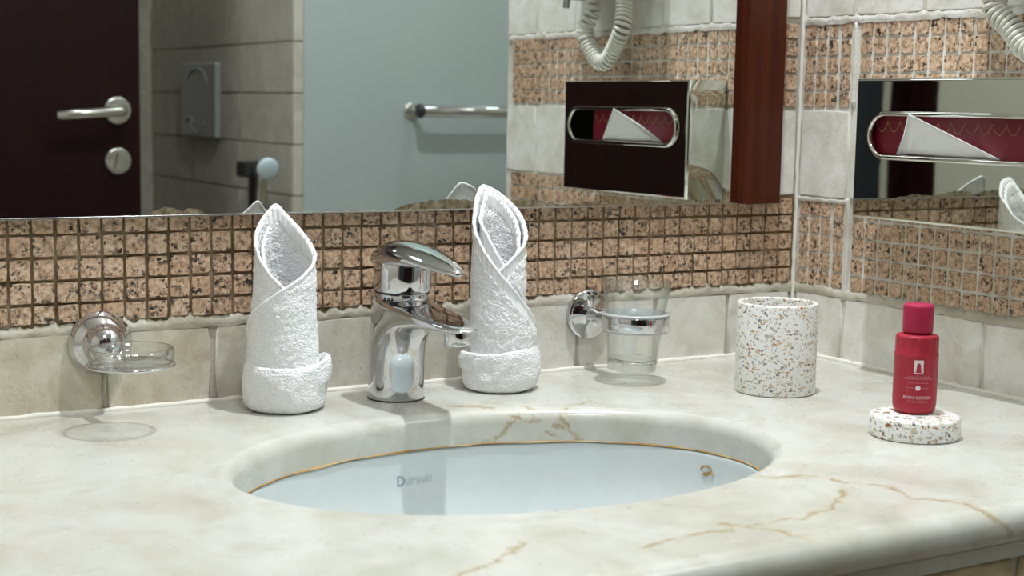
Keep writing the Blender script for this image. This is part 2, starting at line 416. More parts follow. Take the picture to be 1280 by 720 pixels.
for x in (-.0144, -.0346):
    for z in UZ: put(MOSAIC, 'mosaic_tile', 'b', wall_back, x, z, .0172, .0166, .005, rr.uniform(-.0006, .0004))
# plain marble courses on the back wall
for k in range(13):
    x1 = -.0935-.1*(k-1) if k else -.003
    x0 = -.0935-.1*k
    put(PLAIN if k > 6 else (PLAINM if k > 3 else PLAINR), 'marble_tile', 'b', wall_back, (x0+x1)/2, .0352, (x1-x0)-.003, .0705, .007, rr.uniform(-.0005, .0008))
for z, h in ((.2268, .097), (.4240, .095), (.5200, .090)):
    put(PLAINR, 'marble_tile', 'b', wall_back, -.0482, z, .0905, h, .007, 0)
# right wall: four narrow columns by the corner, a wide joint, then the regular run
cols_right = [-.0122, -.0300, -.0480, -.0680] + [-.0986-.0200*k for k in range(28)]
small = []
for i, y in enumerate(cols_right):
    for band, Z, h in (('lower', MZ, .0178), ('upper', UZ, .0168)):
        for k, z in enumerate(Z):
            if band == 'lower' and k == 0: z += .0008; hh = .0158
            else: hh = h
            w = .0172 if i > 3 else .0156
            if i >= 28: small.append((y, z, w, hh)); continue
            put(MOSAIC, 'mosaic_tile', 'r', wall_right, y+rr.uniform(-.0006, .0006), z+rr.uniform(-.0004, .0004), w*(1+rr.uniform(-.04, .04)), hh*(1+rr.uniform(-.04, .04)), .005, rr.uniform(-.0009, -.0001), .0006)
gs = G()
for y, z, w, h in small:
    src = random.choice(MOSAIC); n0 = len(gs.V)
    gs.add([(v.co.y*.005, y-v.co.x*w, z+v.co.z*h) for v in src.vertices], [tuple(p.vertices) for p in src.polygons])
o = gs.obj('mosaic_rest', M['granite'], wall_right, False); o['kind'] = 'stuff'
jr = [-.003, -.0816, -.1816, -.2816, -.3816, -.4816, -.5816, -.664]
for z, h, thr in ((.0352, .0705, 0), (.2268, .097, 0), (.4240, .0960, 0)):
    for a, b in zip(jr[:-1], jr[1:]):
        put(PLAINR, 'marble_tile', 'r', wall_right, (a+b)/2, z, (a-b)-.003, h, .007, rr.uniform(-.0004, .0010))
# toilet wall and far wall tiles (seen in the mirror)
for k in range(6):
    z = -.06+.1*k
    for a, b in ((-1.478, -1.76), (-1.76, -2.06), (-2.06, -2.352)):
        put(FAR, 'marble_tile', 'r', wall_toilet, (a+b)/2, z, (a-b)-.003, .0965, .006, rr.uniform(-.0003, .0003))
    for a, b in ((-.003, -.30), (-.30, -.60)):
        o = put(FAR, 'marble_tile', 'b', wall_far, (a+b)/2, z, (a-b)-.003, .0965, .006, 0)
        o.rotation_euler.z = PI; o.location.y = -2.350
    o = put(FAR, 'marble_tile', 'b', wall_toilet, .0115, z, .020, .0965, .004, 0); o.rotation_euler.z = PI; o.location.y = -1.4745

# ragged grout smears under and over the mosaic bands
def smear(name, wall, parent, z0, z1, a, b, mat, seed, amp=.003):
    V = []; F = []; n = int(abs(b-a)/.0022)
    for i in range(n+1):
        u = a+(b-a)*i/n
        t = z1 + amp*noise.noise(Vector((u*95, seed, 0))) + .5*amp*noise.noise(Vector((u*300, seed, 3)))
        q = z0 + amp*.5*noise.noise(Vector((u*60, seed, 7)))
        for z, d in ((q, .0004), (q*.7+t*.3, -.0003-.0005*noise.noise(Vector((u*120, 5, seed)))), (q*.3+t*.7, -.0004-.0006*noise.noise(Vector((u*150, 9, seed)))), (t, .0022)):
            V.append((u, d, z) if wall == 'b' else (d, u, z))
        if i:
            for k in range(3):
                f = ((i-1)*4+k, i*4+k, i*4+k+1, (i-1)*4+k+1); F.append(f if wall == 'b' else f[::-1])
    return mesh(name, V, F, mat, parent)
smear('grout_smear', 'b', wall_back, .0692, .0800, -1.22, -.002, M['grout_smear'], 1.3, .0065)
smear('grout_smear', 'r', wall_right, .0692, .0798, -.002, -.66, M['grout_smear'], 4.1, .006)
smear('grout_smear', 'r', wall_right, .1735, .1795, -.002, -.085, M['grout_white'], 6.1, .002)
smear('grout_smear', 'r', wall_right, .3690, .3790, -.002, -.66, M['grout_white'], 8.2, .005)
# corner bead and the wide white joint on the right wall
def bead(name, P, r, mat, parent=None, seed=0):
    Q = []
    for a, b in zip(P[:-1], P[1:]):
        a = Vector(a); b = Vector(b); n = max(2, int((b-a).length/.006))
        Q += [a+(b-a)*i/n for i in range(n)]
    Q.append(Vector(P[-1]))
    Q = [q+.0009*noise.noise_vector(q*70+Vector((seed, 0, 0))) for q in Q]
    V, F = tube(Q, lambda t: r*(1+.25*noise.noise(Vector((t*90, seed, 2)))), 7)
    return mesh(name, V, F, mat, parent)
bead('corner_bead', [(.0002, .0002, .002), (.0002, .0002, .56)], .0026, M['caulk'], wall_right, 2)
bead('joint_bead', [(.0032, -.0825, .07), (.0032, -.0825, .18)], .0036, M['grout_white'], wall_right, 5)
bead('joint_bead', [(.0032, -.0825, .28), (.0032, -.0825, .37)], .0036, M['grout_white'], wall_right, 8)
tr = bead('trim_3', [(-1.25, -.0010, .0005), (-.001, -.0010, .0005)], .0032, M['caulk'], None, 11); tr['kind'] = 'structure'
tr = bead('trim_4', [(-.0010, -.004, .0005), (-.0010, -.60, .0005)], .0032, M['caulk'], None, 13); tr['kind'] = 'structure'

# ------------------------------------------------------------------ vanity: counter with undermount basin
SX, SY, SA, SB = -.5514, -.3000, .2340, .1650
T = .030
def counter():
    r = root('vanity_counter', (SX, SY, 0), 'cream marble vanity counter with golden veins, a rounded front edge and an oval cut-out', 'counter')
    n = 192; X0, X1, Y0, Y1 = -1.25-SX, -.0006-SX, -.592-SY, -.0006-SY
    R = []
    def ell(k, d):
        a = 2*PI*k/n; return Vector(((SA+d)*math.cos(a), (SB+d)*math.sin(a), 0))
    def rect(k):
        e = ell(k, 0); t = 1e9
        if e.x > 1e-9: t = min(t, X1/e.x)
        if e.x < -1e-9: t = min(t, X0/e.x)
        if e.y > 1e-9: t = min(t, Y1/e.y)
        if e.y < -1e-9: t = min(t, Y0/e.y)
        return e*t
    out = [rect(k) for k in range(n)]
    for c in ((X0, Y0), (X1, Y0), (X0, Y1), (X1, Y1)):
        j = min(range(n), key=lambda k: (out[k].x-c[0])**2+(out[k].y-c[1])**2); out[j] = Vector((c[0], c[1], 0))
    rad = .013
    prof = [(-.006, -T), (-.006, -rad)] + [(-.006+rad*(1-math.cos(t)), -rad+rad*math.sin(t)) for t in [PI/2*i/9 for i in range(1, 10)]]
    for d, z in prof: R.append([ell(k, d)+Vector((0, 0, z)) for k in range(n)])
    top = R[-1]
    for s in (.12, .4, .75): R.append([top[k].lerp(out[k], s) for k in range(n)])
    R.append(out)
    V, F = rings(R)
    g = G().add(V, F)
    # front bullnose
    P = []
    for i in range(15):
        t = PI*i/14; P.append((Y0-.0145*math.sin(t), -.0145+.0145*math.cos(t)))
    P.append((Y0+.03, -.029))
    xs = [X0+(X1-X0)*i/60 for i in range(61)]
    g.add(*rings([[Vector((x, y, z)) for x in xs] for y, z in P], closed=False))
    # underside and ends
    g.add([(X0, Y0, -T), (X1, Y0, -T), (X1, Y1, -T), (X0, Y1, -T)], [(0, 1, 2, 3)])
    o = g.obj('marble_top', M['marble'], r)
    bm = bmesh.new(); bm.from_mesh(o.data); f = [x for x in bm.faces if len(x.verts) == 4 and x.calc_area() > .3]
    bmesh.ops.delete(bm, geom=f, context='FACES'); bmesh.ops.recalc_face_normals(bm, faces=bm.faces); bm.to_mesh(o.data); bm.free()
    # stepped stone strip below the bullnose
    gg = G().add(*box(X0, X1, Y0-.004, Y0+.03, -.040, -.029)); gg.obj('edge_strip', M['marble'], r, False)
    # basin
    prof = [(1.045, -T-.004), (1.045, -T), (.972, -T), (.968, -T-.004), (.966, -.045), (.957, -.060), (.935, -.074), (.885, -.093), (.80, -.115), (.66, -.135), (.46, -.148), (.24, -.154), (.10, -.156)]
    def bowl(k, i, m=96):
        a = 2*PI*k/m; s, z = prof[i]; return Vector((SA*s*math.cos(a), SB*s*math.sin(a), z))
    b = G().add(*rings([[bowl(k, i) for k in range(96)] for i in range(len(prof))]))
    bo = b.obj('basin', M['ceramic'], r)
    sm = bo.modifiers.new('s', 'SUBSURF'); sm.levels = 1; sm.render_levels = 2
    mesh('drain', *lathe([(.0275, -.1555), (.027, -.1535), (.021, -.154), (.012, -.1565), (.0, -.157)], 40), M['chrome'], r)
    # rusty line along the joint, thicker at the back left
    R = [[], [], []]
    for k in range(-20, 200):
        a = PI*k/180*1.0; w = .0003+.0012*max(0, noise.noise(Vector((a*5, 3, 1)))+.35) + (.0018 if 100 < k < 128 else 0)*abs(noise.noise(Vector((a*9, 1, 1))))
        for j, (d, z) in enumerate(((-.0058, -T+.0004), (-.0066, -T-.0002), (-.0066-w*.4, -T-w))):
            R[j].append(Vector(((SA+d)*math.cos(a), (SB+d)*math.sin(a), z)))
    mesh('rust_line', *rings(R, closed=False), M['rust'], r)
    def wall_pt(a, z):                     # point on the basin wall, slightly proud of it
        s = interp(-z, [(-p[1], p[0]) for p in prof[3:]]); s -= .0060
        return Vector((SA*s*math.cos(a), SB*s*math.sin(a), z))
    # brown stain ring on the right of the basin
    a0 = math.atan2((-.2678-SY)/SB, (-.3344-SX)/SA)
    P = [wall_pt(a0+.030*math.cos(t)*(1+.25*math.sin(3*t)), -.0465+.0040*math.sin(t)) for t in [2*PI*i/24 for i in range(22)]]
    P += [wall_pt(a0-.03-.004*i, -.0470-.0004*i) for i in range(8)]
    mesh('stain', *tube(P, lambda t: .0003+.0005*abs(math.sin(t*17)), 6), M['rust'], r)
    return r, wall_pt
vanity, wall_pt = counter()
def text_geo(s, size, spacing=1.0, align='CENTER'):
    cu = bpy.data.curves.new('t', 'FONT'); cu.body = s; cu.size = size; cu.align_x = align; cu.space_character = spacing; cu.resolution_u = 3
    o = bpy.data.objects.new('t', cu); COL.objects.link(o)
    dg = bpy.context.evaluated_depsgraph_get(); dg.update()
    m = o.evaluated_get(dg).to_mesh()
    V = [v.co.copy() for v in m.vertices]; F = [tuple(p.vertices) for p in m.polygons]
    o.evaluated_get(dg).to_mesh_clear(); bpy.data.objects.remove(o); bpy.data.curves.remove(cu)
    return V, F
# worn blue maker's name on the back wall of the basin
V, F = text_geo('Duravit', .0125)
a0 = math.atan2((-.1472-SY)/SB, (-.5621-SX)/SA)
def logo(sel, mat):
    keep = [f for f in F if sel(sum(V[i].x for i in f)/len(f))]
    ids = sorted({i for f in keep for i in f}); mp = {i: k for k, i in enumerate(ids)}
    VV = [wall_pt(a0-.012-V[i].x/SA, -.0605+V[i].y*1.0) for i in ids]
    mesh('printed_name', VV, [tuple(mp[i] for i in f) for f in keep], mat, vanity, False)
logo(lambda x: x < -.010, M['blue']); logo(lambda x: x >= -.010, M['blue_faint'])
# apron of stone tiles under the counter front
apron = slab('vanity_apron', (-1.25, 0, -.590, -.56, -.85, -.040), M['grout_smear'], None)
prop(apron, 'tiled stone apron below the marble counter front at bottom right', 'apron')
for k in range(12):
    put(GOLD, 'marble_tile', 'b', apron, -.055-.1*k, -.0705, .097, .058, .006, 0, -.5935)
    for j in range(5): put(MOSAIC, 'mosaic_tile', 'b', apron, -.015-.1*k-.02*j, -.112, .0174, .0174, .006, 0, -.593)

# ------------------------------------------------------------------ mirror and frame
MY = -.008
mir = root('wall_mirror', (-.70, 0, .1725), 'large wall mirror with blotched lower edge and one dark red wooden side frame', 'mirror')
def loc(v, o): return Vector(v)-o.location
def add_box(name, b, mat, par, bev=.001):
    c = par.location; return bevel_box(name, b[0]-c.x, b[1]-c.x, b[2]-c.y, b[3]-c.y, b[4]-c.z, b[5]-c.z, bev, mat, par, 2)
c = mir.location
V, F = box(-1.80-c.x, -.0935-c.x, MY-c.y, -.0022-c.y, 0, .75); mesh('silvered_pane', V, F, M['mirror'], mir, False)
fr = add_box('frame', (-.0940, -.0415, -.0200, -.0020, .1715, .93), M['frame'], mir, .0012)
add_box('edge_strip', (-1.80, -.0945, MY-.0006, -.0022, .1712, .1728), M['satin'], mir, .0002)
def patch(a, b, h, seed):
    n = 36; R = [[], []]
    for i in range(n+1):
        x = a+(b-a)*i/n; t = i/n
        y = .1726 + h*(math.sin(PI*t)**.5)*(.72+.5*noise.noise(Vector((x*60, seed, 0)))+.25*noise.noise(Vector((x*180, seed, 4))))
        R[0].append(Vector((x, MY-.0004, .1722))-c); R[1].append(Vector((x, MY-.0004, max(y, .1730)))-c)
    mesh('tarnished_patch', *rings(R, closed=False), M['desilver'], mir, False)
for a, b, h, s in ((-.756, -.704, .0095, 1), (-.515, -.395, .0125, 2), (-.405, -.325, .0095, 3), (-.325, -.262, .0050, 4), (-.60, -.52, .0012, 5), (-.25, -.10, .0014, 6)):
    patch(a, b, h, s)

# ------------------------------------------------------------------ door, handle and things seen in the mirror
dr = slab('door_1', (-1.215, -.2637, -1.64, -1.60, -.848, 1.20), M['door'])
def disc_y(name, x, y, z, r, d, mat, par, sgn=1, n=40):
    prof = [(0, 0), (r, 0), (r, d*.6), (r*.94, d*.95), (r*.85, d), (0, d)]
    V, F = lathe(prof, n); V = [(x+v[0], y+v[2]*sgn, z+v[1]) for v in V]
    return mesh(name, V, F, mat, par)
h = disc_y('handle_rose', -.3089, -1.60, .2509, .0265, .009, M['satin'], dr)
mesh('lever', *tube([(-.3089, -1.592, .2509), (-.3089, -1.56, .2509), (-.3125, -1.548, .2505), (-.320, -1.545, .250), (-.375, -1.545, .2455), (-.4371, -1.545, .2405)], .0095, 16), M['satin'], h)
t_ = disc_y('thumb_rose', -.3086, -1.60, .1547, .0255, .008, M['satin'], dr)
V, F = box(-.0035, .0035, 0, .010, -.016, .016); mesh('thumb_turn', [Matrix.Rotation(.25, 3, 'Y') @ Vector(v) + Vector((-.311, -1.592, .1547)) for v in V], F, M['satin'], t_, False)
gp = slab('shower_panel', (.0225, .795, -1.485, -1.475, -.84, 1.35), M['frost'], None)
prop(gp, 'frosted blue-grey glass shower panel reflected in the mirror beside the tiled toilet wall', 'shower panel')
tb = root('towel_bar', (.254, -1.475, .2595), 'polished towel bar mounted across the frosted shower glass, seen in the mirror', 'towel bar')
V, F = tube([(-.002, .055, 0), (.52, .055, 0)], .0128, 18); mesh('bar', V, F, M['chrome'], tb)
for k, x in enumerate((.004, .47)):
    m = tube([(x, 0, 0), (x, .050, 0)], .007, 14); mesh('bracket', *m, M['chrome'], tb)
    V, F = lathe([(0, 0), (.0165, 0), (.0165, .004), (.012, .006), (0, .006)], 28); mesh('mount', [(x+v[0], v[2], v[1]) for v in V], F, M['satin'], tb)
V, F = lathe([(0, -.004), (.0140, -.004), (.0140, .010), (0, .010)], 24)
mesh('end_cap', [(-.002+v[2]*-.6, .055+v[0], v[1]) for v in V], F, M['dark'], tb)
fp = root('flush_plate', (-.001, -1.975, .273), 'grey dual flush plate with curved buttons on the toilet wall, seen in the mirror', 'flush plate')
bevel_box('plate', -.016, 0, -.114, .112, -.082, .082, .005, M['plate'], fp)
def crescent(par, cy_, cz_, w, flip, name):
    P = [(-.0165, cy_+w*math.cos(t), cz_+flip*w*.55*math.sin(t)) for t in [PI*i/16 for i in range(17)]]
    mesh(name, *tube(P, lambda t: .0008+.0022*math.sin(PI*t), 8), M['plate'], par)
crescent(fp, .0, .036, .062, 1, 'button'); crescent(fp, .0, -.046, .045, -1, 'button'); crescent(fp, -.05, -.05, .022, 1, 'button')
bs = root('bidet_spray', (-.001, -1.66, .09), 'chrome hand bidet spray in a dark wall holder, reflected beside the frosted glass', 'sprayer')
bevel_box('holder', -.050, 0, .010, .060, .030, .062, .004, M['dark'], bs)
bevel_box('holder_back', -.010, 0, -.026, .010, -.10, .055, .003, M['dark'], bs)
mesh('spray_handle', *tube([(-.045, .150, .048), (-.045, .138, .030), (-.045, .133, .0), (-.046, .131, -.07), (-.046, .130, -.15)], .0115, 16), M['satin'], bs)
V, F = lathe([(0, .02), (.012, .02), (.0215, .008), (.022, 0), (.018, -.003), (0, -.003)], 28)
mesh('spray_head', [Vector((-.046, .176, .052)) + Matrix.Rotation(1.25, 3, 'X') @ Vector(v) for v in V], F, M['spray'], bs)
mesh('holder_arm', *tube([(-.030, .05, .045), (-.045, .13, .030)], .006, 10), M['dark'], bs)

# ------------------------------------------------------------------ steel tissue holder on the right wall
XF = -.0566; BY0, BY1, BZ0, BZ1 = -.4180, -.1480, .1660, .3085
tbx = root('tissue_holder', (0, -.283, .166), 'polished steel tissue holder on the right wall with an oblong slot', 'tissue holder')
SLY0, SLY1, SLZ0, SLZ1 = -.4015, -.1715, .2312, .2712
def tissue_holder():
    c = tbx.location; n = 160
    hz = (SLZ1-SLZ0)/2; cz = (SLZ0+SLZ1)/2
    def slot(d):
        P = []
        for k in range(n):
            t = 2*PI*k/n; r = hz+d
            cyy = SLY1-hz if math.cos(t) > 0 else SLY0+hz
            P.append((cyy+r*math.cos(t), cz+r*math.sin(t)))
        return P
    inner = slot(0)
    cyc, czc = (SLY0+SLY1)/2, cz
    b = .0035
    def rect(y, z, m):
        a0, a1, b0, b1 = BY0+m, BY1-m, BZ0+m, BZ1-m
        dy, dz = y-cyc, z-czc; t = 1e9
        if dy > 1e-9: t = min(t, (a1-cyc)/dy)
        if dy < -1e-9: t = min(t, (a0-cyc)/dy)
        if dz > 1e-9: t = min(t, (b1-czc)/dz)
        if dz < -1e-9: t = min(t, (b0-czc)/dz)
        return (cyc+dy*t, czc+dz*t)
    def corner_fix(P, m):
        for c2 in ((BY0+m, BZ0+m), (BY0+m, BZ1-m), (BY1-m, BZ0+m), (BY1-m, BZ1-m)):
            j = min(range(n), key=lambda k: (P[k][0]-c2[0])**2+(P[k][1]-c2[1])**2); P[j] = c2
        return P
    base = slot(.004)
    outs = []
    for i in range(6):
        t = PI/2*i/5; m = b*(1-math.sin(t)); xx = XF+b*(1-math.cos(t))
        outs.append((m, xx))
    R = [[(XF, y, z) for y, z in inner], [(XF, y, z) for y, z in base]]
    for m, xx in outs: R.append([(xx, y, z) for y, z in corner_fix([rect(*q, m) for q in base], m)])
    R.append([(-.0005, y, z) for y, z in corner_fix([rect(*q, 0) for q in base], 0)])
    R = [[Vector(p)-c for p in r] for r in R]
    V, F = rings(R); o = mesh('shell', V, F, M['steel'], tbx)
    o.modifiers.new('wn', 'WEIGHTED_NORMAL')
    V, F = box(-.004-c.x, -.0012-c.x, BY0+.002-c.y, BY1-.002-c.y, BZ0+.002-c.z, BZ1-.002-c.z); mesh('dark_void_sheet', V, F, M['void'], tbx, False)  # added near-black sheet: the shade inside the holder as colour
    # raised rolled rim around the slot
    P = slot(.0016); RR = []
    for k in range(n):
        y, z = P[k]; cyy = min(max(y, SLY0+hz), SLY1-hz); d = Vector((0, y-cyy, z-cz)).normalized()
        RR.append([Vector((XF-.0004, y, z))-c + d*.0028*math.cos(a) + Vector((-1, 0, 0))*.0030*math.sin(a) for a in [2*PI*i/12 for i in range(12)]])
    RR.append(RR[0]); mesh('slot_rim', *rings(RR), M['steel'], tbx)
    return c
c = tissue_holder()
ib = root('tissue_box', (-.02, -.262, .168), 'crimson printed tissue carton inside the steel holder slot', 'tissue box')
cc = ib.location
V, F = box(-.048-cc.x, -.005-cc.x, -.360-cc.y, -.153-cc.y, .1690-cc.z, .3050-cc.z); mesh('carton', V, F, M['card'], ib, False)
for k in range(11):
    y0 = -.170-.0168*k
    P = [Vector((-.0484, y0-.0168*t, .2655-.0105*math.sin(PI*t)**.8))-cc for t in [i/10 for i in range(11)]]
    mesh('gold_scallop', *tube(P, .00028, 5), M['gold'], ib)
ti = root('tissue', (-.051, -.2735, .2345), 'white tissue pulled into a folded point from the steel holder slot', 'tissue')
def tissue():
    c = ti.location
    A = Vector((-.0505, -.2120, .2330)); B = Vector((-.0505, -.3350, .2325)); P = Vector((-.0900, -.2550, .2735))
    V = []; F = []; n = 14
    for i in range(n+1):
        for j in range(n+1-i):
            u, v = i/n, j/n; w = 1-u-v
            p = P*u + A*v + B*w; p += Vector((-.0035, 0, 0))*math.sin(PI*v)*(1-u) + Vector((.004, 0, -.001))*math.sin(PI*w)*u*v*4
            V.append(p-c)
    idx = {}; q = 0
    for i in range(n+1):
        for j in range(n+1-i): idx[i, j] = q; q += 1
    for i in range(n):
        for j in range(n-i):
            F.append((idx[i, j], idx[i, j+1], idx[i+1, j]))
            if j < n-i-1: F.append((idx[i, j+1], idx[i+1, j+1], idx[i+1, j]))
    o = mesh('front_ply', V, F, M['tissue'], ti); s = o.modifiers.new('s', 'SOLIDIFY'); s.thickness = .0006
    # narrow folded-over flap on the left edge and rounded rear ply
    o = mesh('side_ply', [P-c, A-c, A+Vector((.0, .010, -.001))-c, P.lerp(A, .5)+Vector((.003, .006, 0))-c], [(0, 1, 2, 3)], M['tissue'], ti); s = o.modifiers.new('s', 'SOLIDIFY'); s.thickness = .0006
    V = []
    m = 10
    for i in range(m+1):
        t = i/m; b = P.lerp(B, t); V += [b-c+Vector((.002, 0, -.001)), b-c+Vector((.010+.006*t, -.006*math.sin(PI*t), -.006-.004*math.sin(PI*t)))]
    o = mesh('rear_ply', V, [(2*i, 2*i+2, 2*i+3, 2*i+1) for i in range(m)], M['tissue'], ti); s = o.modifiers.new('s', 'SOLIDIFY'); s.thickness = .0006
tissue()

# coiled cord hanging from a wall hair dryer just above the frame
hd = root('hair_dryer', (0, -.36, .45), 'ivory wall hair dryer with a coiled cord hanging above the tissue holder', 'hair dryer')
bevel_box('housing', -.075, -.0005, -.085, .085, .0, .16, .012, M['cord'], hd)
mesh('release_lever', *tube([(-.045, -.066, .01), (-.046, -.071, -.02), (-.046, -.075, -.045)], lambda t: .0055-.001*t, 10), M['plate'], hd)
bevel_box('lever_mount', -.055, -.004, -.079, -.060, -.034, .002, .003, M['dark'], hd)
ctrl = [(-.034, -.030, .004), (-.036, -.028, -.050), (-.042, -.034, -.076), (-.040, -.022, -.100), (-.038, -.004, -.1165), (-.038, .014, -.115), (-.038, .032, -.096), (-.042, .050, -.076), (-.036, .045, -.045), (-.034, .040, .004)]
def catmull(P, m=24):
    P = [Vector(p) for p in P]; Q = [2*P[0]-P[1]] + P + [2*P[-1]-P[-2]]; o = []
    for i in range(1, len(Q)-2):
        for k in range(m):
            t = k/m; a, b, c_, d = Q[i-1], Q[i], Q[i+1], Q[i+2]
            o.append(.5*((2*b)+(-a+c_)*t+(2*a-5*b+4*c_-d)*t*t+(-a+3*b-3*c_+d)*t**3))
    o.append(P[-1]); return o
path = catmull(ctrl, 40); L = [0]
for a, b in zip(path[:-1], path[1:]): L.append(L[-1]+(b-a).length)
def at(s):
    i = max(0, min(len(L)-2, int(np.searchsorted(L, s))-1)); t = (s-L[i])/max(1e-9, L[i+1]-L[i]); return path[i].lerp(path[i+1], t), (path[i+1]-path[i]).normalized()
H = []; s_ = 0; ph = 0; X = Vector((1, 0, 0))
while s_ < L[-1]:
    p, tg = at(s_); X = (X-tg*X.dot(tg)).normalized(); Y = tg.cross(X)
    fr_ = s_/L[-1]; pitch = .0088 if fr_ < .34 else (.0056 if fr_ < .9 else .0062)
    rad_ = .0092
    H.append(p + X*rad_*math.cos(ph) + Y*rad_*math.sin(ph)); ph += 2*PI/14; s_ += pitch/14
mesh('coiled_cord', *tube(H, .0025, 8), M['cord'], hd)

# ------------------------------------------------------------------ mixer tap
tap = root('basin_mixer', (-.535, -.056, 0), 'chrome single-lever basin mixer tap between the two rolled white towels', 'tap')
def superell(c_y, yb, yf, w, n_front, z, m=72, tilt=0):
    R = []
    for k in range(m):
        a = 2*PI*k/m; ca, sa = math.cos(a), math.sin(a)       # ca>0: towards the front (-y)
        if ca >= 0:
            e = 2.0/n_front
            t = abs(ca)**e if n_front != 2 else ca; s = math.copysign(abs(sa)**e, sa) if n_front != 2 else sa
            y = c_y-yf*t; x = w*s
        else: y = c_y-yb*ca; x = w*sa
        R.append(Vector((x, y, z+tilt*(y-c_y))))
    return R
def tap_body():
    Z = [0, .0012, .004, .010, .018, .026, .034, .040, .045, .050, .054, .0575, .0605, .063, .0655, .068, .070, .072, .0738, .0755, .077, .0785, .080, .0818, .0835, .0852, .087, .0888, .0905, .092, .0935, .095, .0965, .098, .0995, .101, .1025]
    FR = [(0, .0262), (.034, .0262), (.046, .0280), (.056, .033), (.064, .042), (.071, .058), (.0765, .082), (.0805, .110), (.083, .1305), (.0855, .1380), (.0875, .1365), (.0890, .124), (.0903, .100), (.0917, .074), (.0932, .054), (.0950, .0430), (.0970, .0388), (.1025, .0370)]
    NF = [(0, 2), (.04, 2), (.066, 2.25), (.082, 3.0), (.0875, 3.0), (.0915, 2.5), (.096, 2.05), (.0985, 2), (.1025, 2)]
    WD = [(0, .0262), (.05, .0262), (.066, .0255), (.080, .0245), (.090, .0250), (.0985, .0262), (.1025, .0264)]
    BK = [(0, .0262), (.05, .0262), (.08, .022), (.1025, .0160)]
    R = []
    for z in Z:
        sc = .985 if z == 0 else 1
        cyy = 0
        R.append(superell(cyy, interp(z, BK)*sc, interp(z, FR)*sc, interp(z, WD)*sc, interp(z, NF), z))
    # tip of the spout tilts down a little
    for r in R:
        for v in r:
            if v.y < -.05: v.z -= (-.05-v.y)*.055
    V, F = rings(R, True, True)
    o = mesh('body', V, F, M['chrome'], tap)
    o.modifiers.new('sub', 'SUBSURF').render_levels = 2
    return o
body = tap_body()
# dark joint line, cartridge cap, lever
CY = -.0105                                 # cap centre, local y
def tilted(prof, n, cy, z0, tilt=-.06):
    V, F = lathe(prof, n); Mx = Matrix.Translation((0, cy, z0)) @ Matrix.Rotation(-tilt, 4, 'X')
    return [Mx @ Vector(v) for v in V], F
mesh('joint_ring', *tilted([(.0, .0), (.0255, 0), (.0255, .003), (0, .003)], 64, CY, .1015), M['dark_rim'], body)
cap = mesh('cartridge_cap', *tilted([(.0, .0008), (.0258, .0008), (.0266, .0016), (.0268, .004), (.0266, .022), (.0262, .0255), (.0248, .029), (.021, .0315), (.014, .033), (.006, .0335), (0, .0337)], 72, CY, .1025), M['chrome'], tap)
def on_cap(ang, z, r=.0267): return Vector((r*math.sin(ang), CY-r*math.cos(ang), z))
V, F = lathe([(0, .0003), (.0024, .0003), (.0024, 0)], 20)
q = on_cap(-.03, .1190, .0270); rot = Matrix.Rotation(-.03, 3, 'Z') @ Matrix.Rotation(PI/2, 3, 'X')
mesh('screw_hole', [rot @ Vector(v)+q for v in V], F, M['dark_rim'], cap)
# small dark maker's squiggle below the joint
P = []
for k in range(7):
    P.append(Vector((-.0269*math.sin(1.08-.055*k), -.0402*math.cos(1.08-.055*k), .0962+(.0022 if k % 2 else -.0022))))
mesh('maker_mark', *tube(P, .0005, 5), M['dark_rim'], body)
def lever():
    st = [(.0185, .1300, .010, .0035), (.0160, .1320, .0190, .0075), (.0090, .1342, .0245, .0100), (-.004, .1362, .0268, .0108), (-.022, .1375, .0272, .0104), (-.042, .1380, .0258, .0088), (-.064, .1370, .0228, .0066), (-.085, .1345, .0182, .0048), (-.102, .1318, .0125, .0036), (-.114, .1296, .0072, .0027), (-.1195, .1284, .003, .0020)]
    R = []
    for y, z, w, t in st:
        r = []
        for k in range(32):
            a = 2*PI*k/32; ca, sa = math.cos(a), math.sin(a)
            r.append(Vector((w*ca, y, z+(t*1.25*sa if sa > 0 else t*1.15*sa) - .10*w*abs(ca)**2)))
        R.append(r)
    o = mesh('lever', *rings(R, True, True), M['chrome'], tap); o.modifiers.new('sub', 'SUBSURF').render_levels = 2
lever()
# aerator under the tip of the spout
Mx = Matrix.Translation((0, -.1180, .0660)) @ Matrix.Rotation(-.10, 4, 'X')
V, F = lathe([(.0118, .013), (.0118, .0015), (.0112, 0), (.0102, 0), (.0100, .0015)], 48); ae = mesh('aerator', [Mx @ Vector(v) for v in V], F, M['chrome'], tap)
V, F = lathe([(.0101, .0012), (.006, .0010), (0, .0010)], 36); mesh('aerator_mesh', [Mx @ Vector(v) for v in V], F, M['aer'], ae)
mesh('base_seal', *lathe([(.0268, 0), (.0268, .0008), (.0, .0008)], 64), M['dark_rim'], tap)

